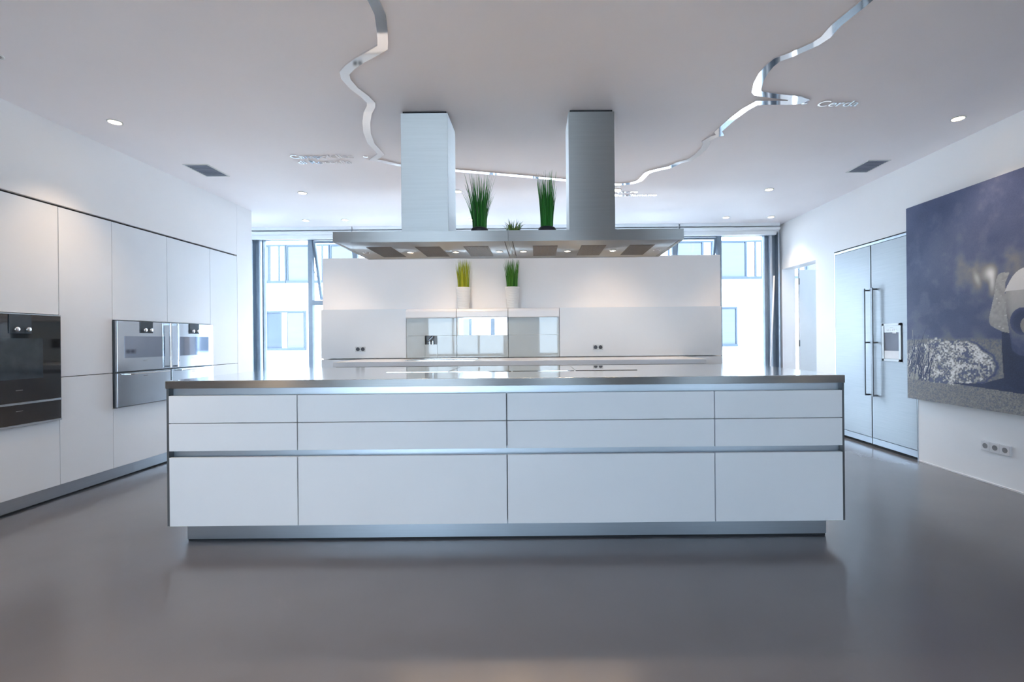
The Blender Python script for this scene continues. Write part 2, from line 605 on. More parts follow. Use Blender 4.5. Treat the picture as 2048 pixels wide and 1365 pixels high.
def hood(x0, ch0, ch1, lit, label):
    h = thing('extractor_hood', (x0 + 0.6, 3.57, HZ0), label, 'hood', 'pair of extractor hoods over the island')
    x1 = x0 + 1.2
    e = 0.001
    shell = bmesh.new()
    bx(shell, x0 + e, x1 - e, HY0, HY0 + 0.012, HZ0, HZ1)
    bx(shell, x0 + e, x1 - e, HY1 - 0.012, HY1, HZ0, HZ1)
    bx(shell, x0 + e, x0 + 0.012, HY0 + 0.012, HY1 - 0.012, HZ0, HZ1)
    bx(shell, x1 - 0.012, x1 - e, HY0 + 0.012, HY1 - 0.012, HZ0, HZ1)
    bx(shell, x0 + 0.012, x1 - 0.012, HY0 + 0.012, HY1 - 0.012, HZ1 - 0.01, HZ1)
    obj('canopy', shell, 'steel', h)
    # underside panel set between dark shadow joints
    box('gap', x0 + 0.012, x1 - 0.012, HY0 + 0.012, HY1 - 0.012, HZ0 + 0.02, HZ0 + 0.024, 'gap_dark', h)
    px0, px1, py0, py1 = x0 + 0.030, x1 - 0.030, HY0 + 0.018, HY1 - 0.024
    box('rim_strip', x0 + 0.013, px0 - 0.006, HY0 + 0.013, HY1 - 0.013, HZ0 + 0.001, HZ0 + 0.006, 'steel', h)
    box('rim_strip', px1 + 0.006, x1 - 0.013, HY0 + 0.013, HY1 - 0.013, HZ0 + 0.001, HZ0 + 0.006, 'steel', h)
    box('underside', px0, px1, py0, py1, HZ0 + 0.001, HZ0 + 0.008, 'steel', h)
    fz = HZ0 + 0.001
    for fx in (0.165, 0.515, 0.865):
        fb = box('filter', x0 + fx, x0 + fx + 0.18, 3.40, 3.80, fz - 0.0015, fz, 'steel_mesh', h)
        rb = bmesh.new()
        nb = 18
        for q in range(nb):
            xx = x0 + fx + 0.18 * (q + 0.25) / nb
            bx(rb, xx, xx + 0.0042, 3.402, 3.798, fz - 0.004, fz - 0.0015)
        r = obj('filter_ribs', rb, 'aluminium_dark', fb)
    for k, lx in enumerate((0.092, 0.428, 0.775, 1.108)):
        lamp_disc(h, x0 + lx, 3.61, fz - 0.001, 0.021, lit[k], 'chrome', 42.0, math.radians(120))
    box('chimney', ch0, ch1, CH_Y0, CH_Y1, HZ1, CEIL - 0.016, 'steel', h, 0.0015)
    box('ceiling_gap_shade', ch0 + 0.012, ch1 - 0.012, CH_Y0 + 0.012, CH_Y1 - 0.012, CEIL - 0.016, CEIL, 'gap_dark', h)  # dark filler standing in for the shadow between chimney top and ceiling
    return h


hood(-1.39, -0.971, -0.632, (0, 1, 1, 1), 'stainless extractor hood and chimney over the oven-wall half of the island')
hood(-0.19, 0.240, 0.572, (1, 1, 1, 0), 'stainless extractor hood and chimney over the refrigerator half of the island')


# ================================================================== PLANTS
def grass_mesh(cx, cy_, z0, n, h, r0, spread, width, cols, droop=0.0, hvar=0.35):
    verts, faces, vc = [], [], []
    for i in range(n):
        a = random.uniform(0, 2 * math.pi)
        q = math.sqrt(random.random())
        bx0, by0 = cx + r0 * q * math.cos(a), cy_ + r0 * q * math.sin(a)
        hh = h * (1 - hvar * random.random() ** 1.3)
        out = spread * (0.25 + 0.75 * q) * random.uniform(0.3, 1.0)
        a2 = a + random.uniform(-0.5, 0.5)
        dx, dy = math.cos(a2) * out, math.sin(a2) * out
        ra = random.uniform(0, math.pi)
        wx, wy = math.cos(ra), math.sin(ra)
        w = width * random.uniform(0.6, 1.2)
        t = random.random()
        c0 = [cols[0][k] * (1 - t) + cols[1][k] * t for k in range(3)]
        base = len(verts)
        S = 5
        for s in range(S + 1):
            f = s / S
            px = bx0 + dx * f ** 1.8
            py = by0 + dy * f ** 1.8
            pz = z0 + hh * f - droop * hh * (f ** 3) * (out / max(spread, 1e-4))
            ww = w * (1 - f ** 1.6) * 0.5 + 0.00035
            verts += [(px - wx * ww, py - wy * ww, pz), (px + wx * ww, py + wy * ww, pz)]
            vc += [tuple(c0) + (1,)] * 2
        for s in range(S):
            b = base + 2 * s
            faces.append((b, b + 1, b + 3, b + 2))
    return verts, faces, vc


def attr_obj(name, verts, faces, vc, m, parent):
    og = origin(parent)
    me = bpy.data.meshes.new(name)
    me.from_pydata([tuple(Vector(v) - og) for v in verts], [], faces)
    at = me.color_attributes.new('Col', 'FLOAT_COLOR', 'POINT')
    at.data.foreach_set('color', np.array(vc, dtype=np.float32).ravel())
    me.materials.append(MATS[m])
    o = bpy.data.objects.new(name, me)
    COL.objects.link(o)
    o.parent = parent
    ORG[o.name] = og
    return o


GREEN = [(0.012, 0.11, 0.018), (0.045, 0.26, 0.035)]
LIME = [(0.16, 0.26, 0.02), (0.46, 0.46, 0.03)]
MID = [(0.03, 0.15, 0.02), (0.13, 0.36, 0.05)]


def hood_plant(x, y, pr, gh, n, r0, spread, width, cols, label, droop=0.0, pot_h=0.084, hvar=0.35):
    p = thing('potted_grass', (x, y, HZ1), label, 'plant', 'grass pots on top of the hoods')
    bm = bmesh.new()
    lathe(bm, [(pr * 0.80, 0.0), (pr * 0.98, 0.012), (pr, pot_h * 0.75), (pr * 0.92, pot_h * 0.9), (pr * 0.7, pot_h), (pr * 0.66, pot_h - 0.006), (0.001, pot_h - 0.008)], (x, y, HZ1), seg=32)
    obj('pot', bm, 'pot_black', p, True)
    g = attr_obj('grass_blades', *grass_mesh(x, y, HZ1 + pot_h - 0.01, n, gh, r0, spread, width, cols, droop, hvar), 'grass', p)
    g['kind'] = 'stuff'


hood_plant(-0.418, 3.50, 0.064, 0.41, 165, 0.050, 0.10, 0.0080, GREEN, 'tall dark green grass in a low black pot beside the oven-side hood chimney', hvar=0.45)
hood_plant(0.082, 3.50, 0.067, 0.42, 130, 0.044, 0.050, 0.0095, GREEN, 'tall bright green grass in a low black pot beside the refrigerator-side chimney', hvar=0.4)
hood_plant(-0.172, 3.50, 0.055, 0.105, 70, 0.050, 0.085, 0.009, [(0.05, 0.15, 0.02), (0.22, 0.30, 0.04)],
           'short spiky grass tuft between the two tall grass pots', droop=0.35, pot_h=0.055, hvar=0.55)

LEDGE = 1.571


def white_pot(x, y, label, cols, gh):
    p = thing('potted_grass', (x, y, LEDGE), label, 'plant', 'white ribbed pots on the partition ledge')
    bm = bmesh.new()
    h = 0.268
    prof = [(0.066, 0.0)]
    rings = 17
    for k in range(rings * 4 + 1):
        f = k / (rings * 4)
        prof.append((0.070 + 0.021 * f + 0.0022 * math.sin(f * rings * 2 * math.pi), 0.004 + (h - 0.008) * f))
    prof += [(0.091, h), (0.084, h), (0.082, h - 0.02), (0.001, h - 0.022)]
    lathe(bm, prof, (x, y, LEDGE), seg=40)
    obj('pot', bm, 'ceramic', p, True)
    bm = bmesh.new()
    lathe(bm, [(0.081, 0), (0.06, 0.006), (0.001, 0.008)], (x, y, LEDGE + h - 0.021), seg=24)
    obj('soil', bm, 'soil', p)
    g = attr_obj('grass_blades', *grass_mesh(x, y, LEDGE + h - 0.02, 150, gh, 0.066, 0.05, 0.011, cols, hvar=0.4), 'grass', p)
    g['kind'] = 'stuff'


white_pot(-0.912, 5.888, 'yellow-green grass in a white ribbed pot on the partition ledge', LIME, 0.375)
white_pot(-0.302, 5.888, 'dark green grass in a white ribbed pot on the partition ledge', MID, 0.375)

# ================================================================== TALL CABINETS AND OVENS
FX = -WX
ZB, ZT = 0.123, 2.217
colY = [2.36, 2.96, 3.559, 4.007, 4.604, 5.21, 5.68]
lab_c = ['tall white cabinet with long doors before the black oven', 'tall white cabinet holding the black oven',
         'tall white cabinet with two plain doors between the black oven and the steel ovens',
         'tall white cabinet holding the steel oven next to the plain two-door cabinet',
         'tall white cabinet holding the steel oven next to the last narrow cabinet',
         'narrow tall white cabinet with plain doors at the window end of the run']
OV_Z = {1: (0.612, 1.400), 3: (0.632, 1.382), 4: (0.632, 1.382)}
for i in range(6):
    a, b = colY[i], colY[i + 1]
    c = thing('tall_cabinet', (-3.9, (a + b) / 2, 0.10), lab_c[i], 'cabinet', 'tall white cabinets along the oven wall')
    t = 0.012
    sides = [(-4.22, FX - 0.024, a + 0.001, a + t, ZB, ZT), (-4.22, FX - 0.024, b - t, b - 0.001, ZB, ZT),
             (-4.235, -4.22, a + 0.001, b - 0.001, ZB, ZT), (-4.22, FX - 0.024, a + t, b - t, ZB, ZB + t), (-4.22, FX - 0.024, a + t, b - t, ZT - t, ZT)]
    if i in OV_Z:
        z0, z1 = OV_Z[i]
        sides += [(-4.22, FX - 0.024, a + t, b - t, z0 - 0.016, z0 - 0.004), (-4.22, FX - 0.024, a + t, b - t, z1 + 0.004, z1 + 0.016)]
        doors = [(ZB, z0 - 0.003), (z1 + 0.003, ZT)]
    else:
        doors = [(ZB, 0.928), (0.934, ZT)]
    boxes('body', sides, 'carcass', c)
    for z0, z1 in doors:
        box('door', FX - 0.022, FX, a + 0.0022, b - 0.0022, z0, z1, 'lacquer', c, 0.0012)
p2 = thing('plinth', (-3.9, 4.0, 0), 'aluminium plinth under the tall oven-wall cabinets', 'plinth')
box('facing', -3.70, -3.672, 2.36, 5.682, 0.014, 0.122, 'aluminium', p2)
box('seal', -3.70, -3.676, 2.36, 5.682, 0.0, 0.014, 'gap_dark', p2)
struct('shadow_gap_cabinets', [(FX - 0.05, FX - 0.03, 2.36, 5.68, ZT + 0.002, CABTOP)], 'gap_dark')  # dark strip stands in for the shade in the gap above the cabinets


def knob(parent, x, y, z, r=0.016, d=0.022):
    bm = bmesh.new()
    lathe(bm, [(r * 0.9, 0), (r, 0.004), (r, d - 0.003), (r * 0.85, d), (0.0005, d)], (x, y, z), axis='X', seg=24)
    return obj('knob', bm, 'knob', parent, True)


# black oven with its drawer
a, b = colY[1] + 0.003, colY[2] - 0.003
o = thing('oven', (-3.85, (a + b) / 2, 0.77), 'black glass wall oven with two silver knobs', 'oven')
box('body', -4.15, FX - 0.001, a + 0.014, b - 0.014, 0.772, 1.396, 'oven_side', o)
dr_ = box('door', FX, FX + 0.016, a, b, 0.780, 1.390, 'oven_black', o, 0.001)
box('window', FX + 0.0162, FX + 0.0172, 3.09, 3.426, 0.94, 1.225, 'oven_window', dr_)
box('trim', FX, FX + 0.018, a, b, 1.391, 1.398, 'aluminium', o)
box('trim', FX, FX + 0.020, a, b, 0.7725, 0.779, 'aluminium', o)
cp = box('control_panel', FX + 0.0165, FX + 0.021, 3.204, 3.345, 1.258, 1.388, 'display', o)
knob(cp, FX + 0.021, 3.240, 1.287)
knob(cp, FX + 0.021, 3.313, 1.287)
box('mark', FX + 0.0162, FX + 0.0168, 3.245, 3.290, 0.862, 0.866, 'mark_grey', dr_)
o = thing('warming_drawer', (-3.85, (a + b) / 2, 0.612), 'black glass warming drawer below the black oven', 'drawer')
box('body', -4.10, FX - 0.001, a + 0.014, b - 0.014, 0.615, 0.768, 'oven_side', o)
dr_ = box('front', FX, FX + 0.016, a, b, 0.628, 0.764, 'oven_black', o, 0.001)
box('trim', FX, FX + 0.020, a, b, 0.765, 0.771, 'aluminium', o)
box('trim', FX, FX + 0.020, a, b, 0.613, 0.6265, 'aluminium', o)
box('mark', FX + 0.0162, FX + 0.0168, 3.245, 3.290, 0.718, 0.722, 'mark_grey', dr_)


def steel_oven(a, b, handle_right, label, dlabel):
    a += 0.003
    b -= 0.003
    F = FX + 0.034
    o = thing('oven', (-3.85, (a + b) / 2, 0.93), label, 'oven')
    box('body', -4.15, FX - 0.001, a + 0.014, b - 0.014, 0.935, 1.378, 'oven_side', o)
    box('surround', FX, FX + 0.012, a, b, 0.934, 1.380, 'oven_side', o)
    d = box('door', FX + 0.013, F, a + 0.004, b - 0.004, 0.940, 1.376, 'oven_silver', o, 0.0015)
    w = b - a
    if handle_right:
        w0, w1, hy, c0 = a + 0.075, a + 0.52, b - 0.045, a + 0.235
    else:
        w0, w1, hy, c0 = a + 0.09, a + 0.52, a + 0.045, a + 0.235
    if handle_right:
        w1 = min(w1, hy - 0.03)
    else:
        w0 = max(w0, hy + 0.03)
    box('window', F + 0.0004, F + 0.0016, w0, w1, 1.055, 1.245, 'silver_window', d)
    cp = box('control_panel', F + 0.0005, F + 0.006, c0, c0 + 0.135, 1.275, 1.378, 'display', o)
    knob(cp, F + 0.006, c0 + 0.036, 1.302)
    knob(cp, F + 0.006, c0 + 0.100, 1.302)
    box('mark', F + 0.0004, F + 0.001, a + 0.27, a + 0.315, 1.024, 1.028, 'mark_grey', d)
    bm = bmesh.new()
    bx(bm, F + 0.030, F + 0.042, hy - 0.010, hy + 0.010, 0.945, 1.374, 0.002)
    bx(bm, F, F + 0.032, hy - 0.006, hy + 0.006, 0.950, 0.965)
    bx(bm, F, F + 0.032, hy - 0.006, hy + 0.006, 1.354, 1.369)
    obj('handle', bm, 'chrome', d)
    o = thing('warming_drawer', (-3.85, (a + b) / 2, 0.632), dlabel, 'drawer')
    box('body', -4.10, FX - 0.001, a + 0.014, b - 0.014, 0.636, 0.930, 'oven_side', o)
    box('surround', FX, FX + 0.012, a, b, 0.634, 0.931, 'oven_side', o)
    d = box('front', FX + 0.013, F, a + 0.004, b - 0.004, 0.638, 0.926, 'oven_silver', o, 0.0015)
    bm = bmesh.new()
    bx(bm, F + 0.028, F + 0.040, a + 0.085, b - 0.06, 0.908, 0.920, 0.002)
    for yy in (a + 0.09, b - 0.075):
        bx(bm, F, F + 0.030, yy, yy + 0.012, 0.909, 0.919)
    obj('handle', bm, 'chrome', d)
    box('mark', F + 0.0004, F + 0.001, a + 0.27, a + 0.315, 0.888, 0.892, 'mark_grey', d)


steel_oven(colY[3], colY[4], True, 'stainless wall oven next to the plain two-door cabinet', 'stainless warming drawer under the oven next to the two-door cabinet')
steel_oven(colY[4], colY[5], False, 'stainless wall oven next to the last narrow cabinet', 'stainless warming drawer under the oven next to the last narrow cabinet')

# ================================================================== REFRIGERATORS
struct('trim_5', [(WX - 0.004, WX + 0.03, 4.474, 5.706, 2.166, 2.190), (WX - 0.004, WX + 0.03, 5.690, 5.706, 0.0, 2.166),
                  (WX - 0.002, WX + 0.03, 4.471, 4.480, 0.0, 2.166)], 'aluminium')
struct('shadow_gap_fridges', [(WX + 0.012, WX + 0.04, 4.47, 5.71, 2.190, 2.204)], 'gap_dark')  # near-black strip in place of the shade in the gap over the refrigerators


def fridge(y0, y1, hy, disp, label):
    f = thing('refrigerator', (WX + 0.35, (y0 + y1) / 2, 0), label, 'refrigerator', 'pair of steel refrigerators in the wall')
    box('body', WX + 0.03, WX + 0.62, y0 + 0.004, y1 - 0.004, 0.10, 2.155, 'aluminium_dark', f)
    d = box('door', WX - 0.004, WX + 0.028, y0 + 0.002, y1 - 0.002, 0.098, 2.162, 'steel_fridge', f, 0.002)
    box('plinth', WX - 0.002, WX + 0.05, y0 + 0.001, y1 - 0.001, 0.030, 0.093, 'aluminium', f)
    box('plinth_gap', WX + 0.02, WX + 0.60, y0 + 0.001, y1 - 0.001, 0.0, 0.030, 'gap_dark', f)
    bm = bmesh.new()
    xf = WX - 0.004
    bx(bm, xf - 0.058, xf - 0.046, hy - 0.010, hy + 0.010, 0.548, 1.700, 0.002)
    for z in (0.556, 1.118, 1.682):
        bx(bm, xf - 0.047, xf, hy - 0.007, hy + 0.007, z - 0.008, z + 0.008)
    obj('handle', bm, 'handle_grey', d)
    if disp:
        a, b, z0, z1 = 4.66, 4.916, 0.930, 1.314
        fr = [(xf - 0.010, xf - 0.0005, a, b, z1 - 0.022, z1), (xf - 0.010, xf - 0.0005, a, b, z0, z0 + 0.022),
              (xf - 0.010, xf - 0.0005, a, a + 0.026, z0, z1), (xf - 0.010, xf - 0.0005, b - 0.026, b, z0, z1)]
        dp = boxes('dispenser', fr, 'socket_steel', d)
        box('recess', xf - 0.002, xf - 0.0004, a + 0.026, b - 0.026, z0 + 0.022, z1 - 0.022, 'vent_grey', dp)
        box('control_strip', xf - 0.008, xf - 0.002, a + 0.028, b - 0.034, 1.222, 1.290, 'socket_steel', dp)
        box('drip_tray', xf - 0.008, xf - 0.002, a + 0.028, b - 0.034, 0.955, 1.035, 'white_plastic', dp)
        box('spout', xf - 0.009, xf - 0.002, 4.72, 4.77, 1.212, 1.224, 'white_plastic', dp)
        for k in range(6):
            yy = 4.71 + k * 0.028
            box('button', xf - 0.009, xf - 0.0075, yy, yy + 0.012, 1.238, 1.256, 'white_plastic', dp)
        box('mark', xf - 0.0085, xf - 0.0075, 4.765, 4.805, 1.268, 1.272, 'mark_grey', dp)


fridge(5.085, 5.690, 5.115, False, 'plain-fronted stainless refrigerator next to the open doorway')
fridge(4.478, 5.078, 4.995, True, 'stainless refrigerator with a water dispenser in its door')

# ================================================================== PICTURE
XC = 3.54
CY1, CZ0, CZ1, CW = 4.52, 0.593, 2.402, 2.74


def smooth(e0, e1, x):
    t = np.clip((x - e0) / (e1 - e0), 0, 1)
    return t * t * (3 - 2 * t)


def vnoise(x, y, seed):
    r = np.random.default_rng(seed).random((64, 64))
    xi, yi = np.floor(x).astype(int), np.floor(y).astype(int)
    fx, fy = x - xi, y - yi
    fx, fy = fx * fx * (3 - 2 * fx), fy * fy * (3 - 2 * fy)
    g = lambda i, j: r[i % 64, j % 64]
    return (g(xi, yi) * (1 - fx) + g(xi + 1, yi) * fx) * (1 - fy) + (g(xi, yi + 1) * (1 - fx) + g(xi + 1, yi + 1) * fx) * fy


def fbm(x, y, seed, o=4):
    s, a, t = 0, 1.0, 0
    for k in range(o):
        s = s + a * vnoise(x * 2 ** k, y * 2 ** k, seed + k)
        t += a
        a *= 0.55
    return s / t


def inpoly(px, py, poly):
    ins = np.zeros(px.shape, bool)
    n = len(poly)
    for i in range(n):
        x1, y1 = poly[i]
        x2, y2 = poly[(i + 1) % n]
        c = ((y1 > py) != (y2 > py)) & (px < (x2 - x1) * (py - y1) / (y2 - y1 + 1e-9) + x1)
        ins ^= c
    return ins


def picture():
    nx, nz = 610, 402
    s = np.linspace(0, CW, nx)
    z = np.linspace(CZ0, CZ1, nz)
    S, Z = np.meshgrid(s, z)
    L = 0.075 + 0.085 * fbm(S * 2.2, Z * 2.2, 3) ** 1.5
    L += 0.10 * smooth(0.55, 0.85, fbm(S * 3.5, Z * 3.0, 12))
    L += 0.035 * smooth(0.5, 0.8, fbm(S * 9, Z * 9, 40))
    L *= 1 - 0.45 * smooth(0.5, 0.8, fbm(S * 1.7 + 9, Z * 1.3, 22))
    # two blurred pale figures by the road
    for (c, zc, rx, rz, tilt, w) in ((0.722, 1.64, 0.022, 0.05, 0.3, 0.30), (0.832, 1.67, 0.04, 0.048, 0.0, 0.62), (0.850, 1.59, 0.022, 0.07, 0.0, 0.5)):
        dx = (S - c) + tilt * (Z - zc)
        L += w * np.exp(-((dx / rx) ** 2 + ((Z - zc) / rz) ** 2))
    # ground
    hor = 1.150 + 0.012 * np.sin(S * 3)
    g = 0.20 + 0.10 * (fbm(S * 110, Z * 110, 5, 2) - 0.5) * 2 + 0.06 * fbm(S * 5, Z * 5, 6)
    k = smooth(hor + 0.015, hor - 0.02, Z)
    L = L * (1 - k) + g * k
    # sunlit bush of dry leaves with a dark rim
    eb = ((S - 0.42) / 0.42) ** 2 + ((Z - 0.955) / 0.20) ** 2 + 0.5 * (fbm(S * 9, Z * 9, 8) - 0.5)
    kb = smooth(1.08, 0.92, eb)
    leaf = 0.6 * fbm(S * 75, Z * 85, 9, 2) + 0.4 * fbm(S * 14, Z * 14, 19, 2)
    lb = 0.14 + 0.85 * smooth(0.38, 0.72, leaf)
    L = L * (1 - kb) + lb * kb
    rim = np.exp(-((eb - 1.12) / 0.10) ** 2) * smooth(0.45, 0.8, S) * smooth(1.25, 0.9, S)
    L *= 1 - 0.6 * rim
    # dark reeds at the canvas edge
    for q in range(70):
        x0 = random.uniform(0.0, 0.26)
        z0 = random.uniform(0.74, 0.95)
        hh = random.uniform(0.12, 0.36)
        sl = random.uniform(-0.1, 0.55)
        t = (Z - z0) / hh
        d = np.abs(S - (x0 + sl * (Z - z0)))
        mk = (t > 0) & (t < 1) & (d < 0.0055 * (1.15 - t))
        L = np.where(mk, 0.05 if q % 3 else 0.42, L)
    # road in front
    kr = smooth(0.775 + 0.0 * S, 0.755, Z - 0.04 * (0.35 - S) * (S < 0.35))
    road = 0.26 + 0.16 * (fbm(S * 120, Z * 140, 15, 2) - 0.5) * 2
    L = L * (1 - kr) + road * kr
    # car, mirrored about its own centre line
    C = 1.52
    M = C - np.abs(S - C)
    P = lambda pts: inpoly(M, Z, [(CY1 - y, zz) for y, zz in pts])
    shad = P([(4.06, 0.778), (3.76, 0.800), (3.585, 0.86), (2.9, 0.86), (2.9, 0.73), (3.44, 0.752)])
    L = np.where(shad, 0.035 + 0.02 * fbm(S * 20, Z * 20, 30), L)
    tyre = P([(3.600, 1.25), (3.598, 1.05), (3.585, 0.83), (3.50, 0.78), (3.40, 0.765), (2.9, 0.765), (2.9, 1.25)])
    L = np.where(tyre, 0.028 + 0.02 * fbm(S * 12, Z * 12, 31), L)
    body = P([(3.567, 1.54), (3.570, 1.42), (3.560, 1.30), (3.540, 1.19), (3.523, 1.07), (3.47, 1.035), (3.30, 1.02), (2.9, 1.0), (2.9, 1.6), (3.4, 1.6)])
    sh = 0.10 + 0.40 * smooth(1.06, 1.50, Z) - 0.12 * np.exp(-((M - (CY1 - 3.56)) / 0.03) ** 2)
    L = np.where(body, sh + 0.04 * (fbm(S * 40, Z * 40, 32, 2) - 0.5), L)
    hl = ((M - (CY1 - 3.448)) / 0.088) ** 2 + ((Z - 1.285) / 0.10) ** 2
    L = np.where(body & (hl < 1), 0.05 + 0.05 * smooth(0.3, 1.0, hl), L)
    hl2 = ((M - (CY1 - 3.40)) / 0.060) ** 2 + ((Z - 1.255) / 0.066) ** 2
    L = np.where(body & (hl2 < 1), 0.30, L)
    L = np.where(body & (hl2 < 0.66), 0.16 + 0.25 * fbm(S * 25, Z * 25, 33, 2), L)
    topz = 1.675 - 0.166 * (np.clip((CY1 - 3.40 - M) / 0.175, 0, 1)) ** 2.6 + 0.03 * smooth(CY1 - 3.40, C, M)
    bonnet = (M > CY1 - 3.570) & (Z > 1.517) & (Z < topz)
    L = np.where(bonnet, 0.74 + 0.05 * fbm(S * 8, Z * 8, 34), L)
    fend = P([(3.625, 1.648), (3.595, 1.662), (3.536, 1.652), (3.567, 1.587), (3.571, 1.506), (3.563, 1.346), (3.540, 1.198), (3.599, 1.212), (3.685, 1.258), (3.700, 1.285), (3.698, 1.330), (3.659, 1.484), (3.640, 1.61)])
    L = np.where(fend, 0.40 + 0.16 * (fbm(S * 45, Z * 45, 35, 2) - 0.5) + 0.25 * (fbm(S * 60, Z * 60, 36, 1) > 0.9), L)
    # dark interior above the bonnet further along
    cock = (M > CY1 - 3.42) & (Z > topz) & (Z < topz + 0.10 * smooth(CY1 - 3.47, CY1 - 3.25, M))
    L = np.where(cock, 0.05, L)
    L = np.clip(0.86 * L + 0.010 + 0.02 * (rng.random(L.shape) - 0.5), 0.012, 0.9)
    dn = 1 - smooth(0.03, 0.24, L)
    colr = np.stack([L * (1.0 - 0.40 * dn), L * (1.0 - 0.12 * dn), L * (1.0 + 1.25 * dn), np.ones_like(L)], -1)
    pc = thing('canvas_picture', (XC + 0.03, CY1 - CW / 2, CZ0), 'large blue-grey photo canvas of an old racing car on the wall', 'picture')
    og = origin(pc)
    V = np.stack([np.full(S.size, XC), CY1 - S.ravel(), Z.ravel()], -1) - np.array(og)
    idx = np.arange(nx * nz).reshape(nz, nx)
    F = np.stack([idx[:-1, :-1], idx[1:, :-1], idx[1:, 1:], idx[:-1, 1:]], -1).reshape(-1, 4)
    me = bpy.data.meshes.new('print')
    me.vertices.add(len(V))
    me.vertices.foreach_set('co', V.ravel())
    me.loops.add(F.size)
    me.loops.foreach_set('vertex_index', F.ravel())
    me.polygons.add(len(F))
    me.polygons.foreach_set('loop_start', np.arange(0, F.size, 4))
    me.update()
    me.validate()
    at = me.color_attributes.new('Col', 'FLOAT_COLOR', 'POINT')
    at.data.foreach_set('color', colr.reshape(-1).astype(np.float32))
    me.materials.append(MATS['print'])
    o = bpy.data.objects.new('print', me)
    COL.objects.link(o)
    o.parent = pc
    box('stretcher', XC + 0.0006, WX - 0.012, CY1 - CW, CY1, CZ0, CZ1, 'canvas_back', pc)
    box('hanging_batten', WX - 0.012, WX, CY1 - CW + 0.2, CY1 - 0.2, CZ1 - 0.12, CZ1 - 0.06, 'canvas_back', pc)


picture()


# ================================================================== SOCKETS
def socket_x(y0, n, z0, sz, label):
    """sockets on the right wall"""
    s = thing('wall_socket', (WX, y0 - n * sz / 2, z0), label, 'socket')
    box('frame', WX - 0.012, WX, y0 - n * sz, y0, z0, z0 + sz, 'white_plastic', s, 0.003)
    for k in range(n):
        yc = y0 - (k + 0.5) * sz
        bm = bmesh.new()
        bx(bm, WX - 0.0145, WX - 0.012, yc - sz * 0.44, yc + sz * 0.44, z0 + 0.06 * sz, z0 + 0.94 * sz, 0.001)
        pt = obj('faceplate', bm, 'white_plastic', s)
        bm = bmesh.new()
        lathe(bm, [(0.0205, -0.0165), (0.0205, -0.0145)], (WX, yc, z0 + sz / 2), axis='X', seg=28)
        w = obj('outlet', bm, 'mark_grey', pt)


socket_x(3.83, 3, 0.258, 0.080, 'white triple power socket low on the wall under the car canvas')


def socket_y(x0, z0, label):
    s = thing('wall_socket', (x0 + 0.06, 5.78, z0), label, 'socket')
    y = 5.78
    box('frame', x0, x0 + 0.122, y - 0.008, y, z0, z0 + 0.062, 'socket_steel', s, 0.001)
    for k in range(2):
        bm = bmesh.new()
        lathe(bm, [(0.0005, -0.0105), (0.0215, -0.0105), (0.0235, -0.008)], (x0 + 0.031 + 0.060 * k, y, z0 + 0.031), axis='Y', seg=28)
        obj('outlet', bm, 'socket_dark', s)


socket_y(-2.222, 1.053, 'steel double socket with dark outlets on the partition panel at the oven-wall side')
socket_y(0.683, 1.051, 'steel double socket with dark outlets on the partition panel beside the roll-front boxes')

# ================================================================== PARTITION FITTINGS
LX0, LX1, LY = -2.642, 2.257, 5.78


def panel(x0, x1, z0, z1, label, nm='wall_panel', y0=LY):
    p = thing(nm, ((x0 + x1) / 2, 5.9, z0), label, 'panel')
    box('front', x0, x1, y0, y0 + 0.02, z0, z1, 'lacquer_panel_shaded', p, 0.001)
    box('box_body', x0, x1, y0 + 0.0205, 6.0, z0, z1, 'lacquer_panel_shaded', p)


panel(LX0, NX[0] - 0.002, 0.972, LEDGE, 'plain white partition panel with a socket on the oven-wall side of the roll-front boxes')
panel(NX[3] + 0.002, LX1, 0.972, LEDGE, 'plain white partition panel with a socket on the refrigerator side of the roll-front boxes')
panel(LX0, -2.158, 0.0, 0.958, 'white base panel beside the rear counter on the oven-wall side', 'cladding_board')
panel(1.785, LX1, 0.0, 0.958, 'white base panel beside the rear counter on the refrigerator side', 'cladding_board')

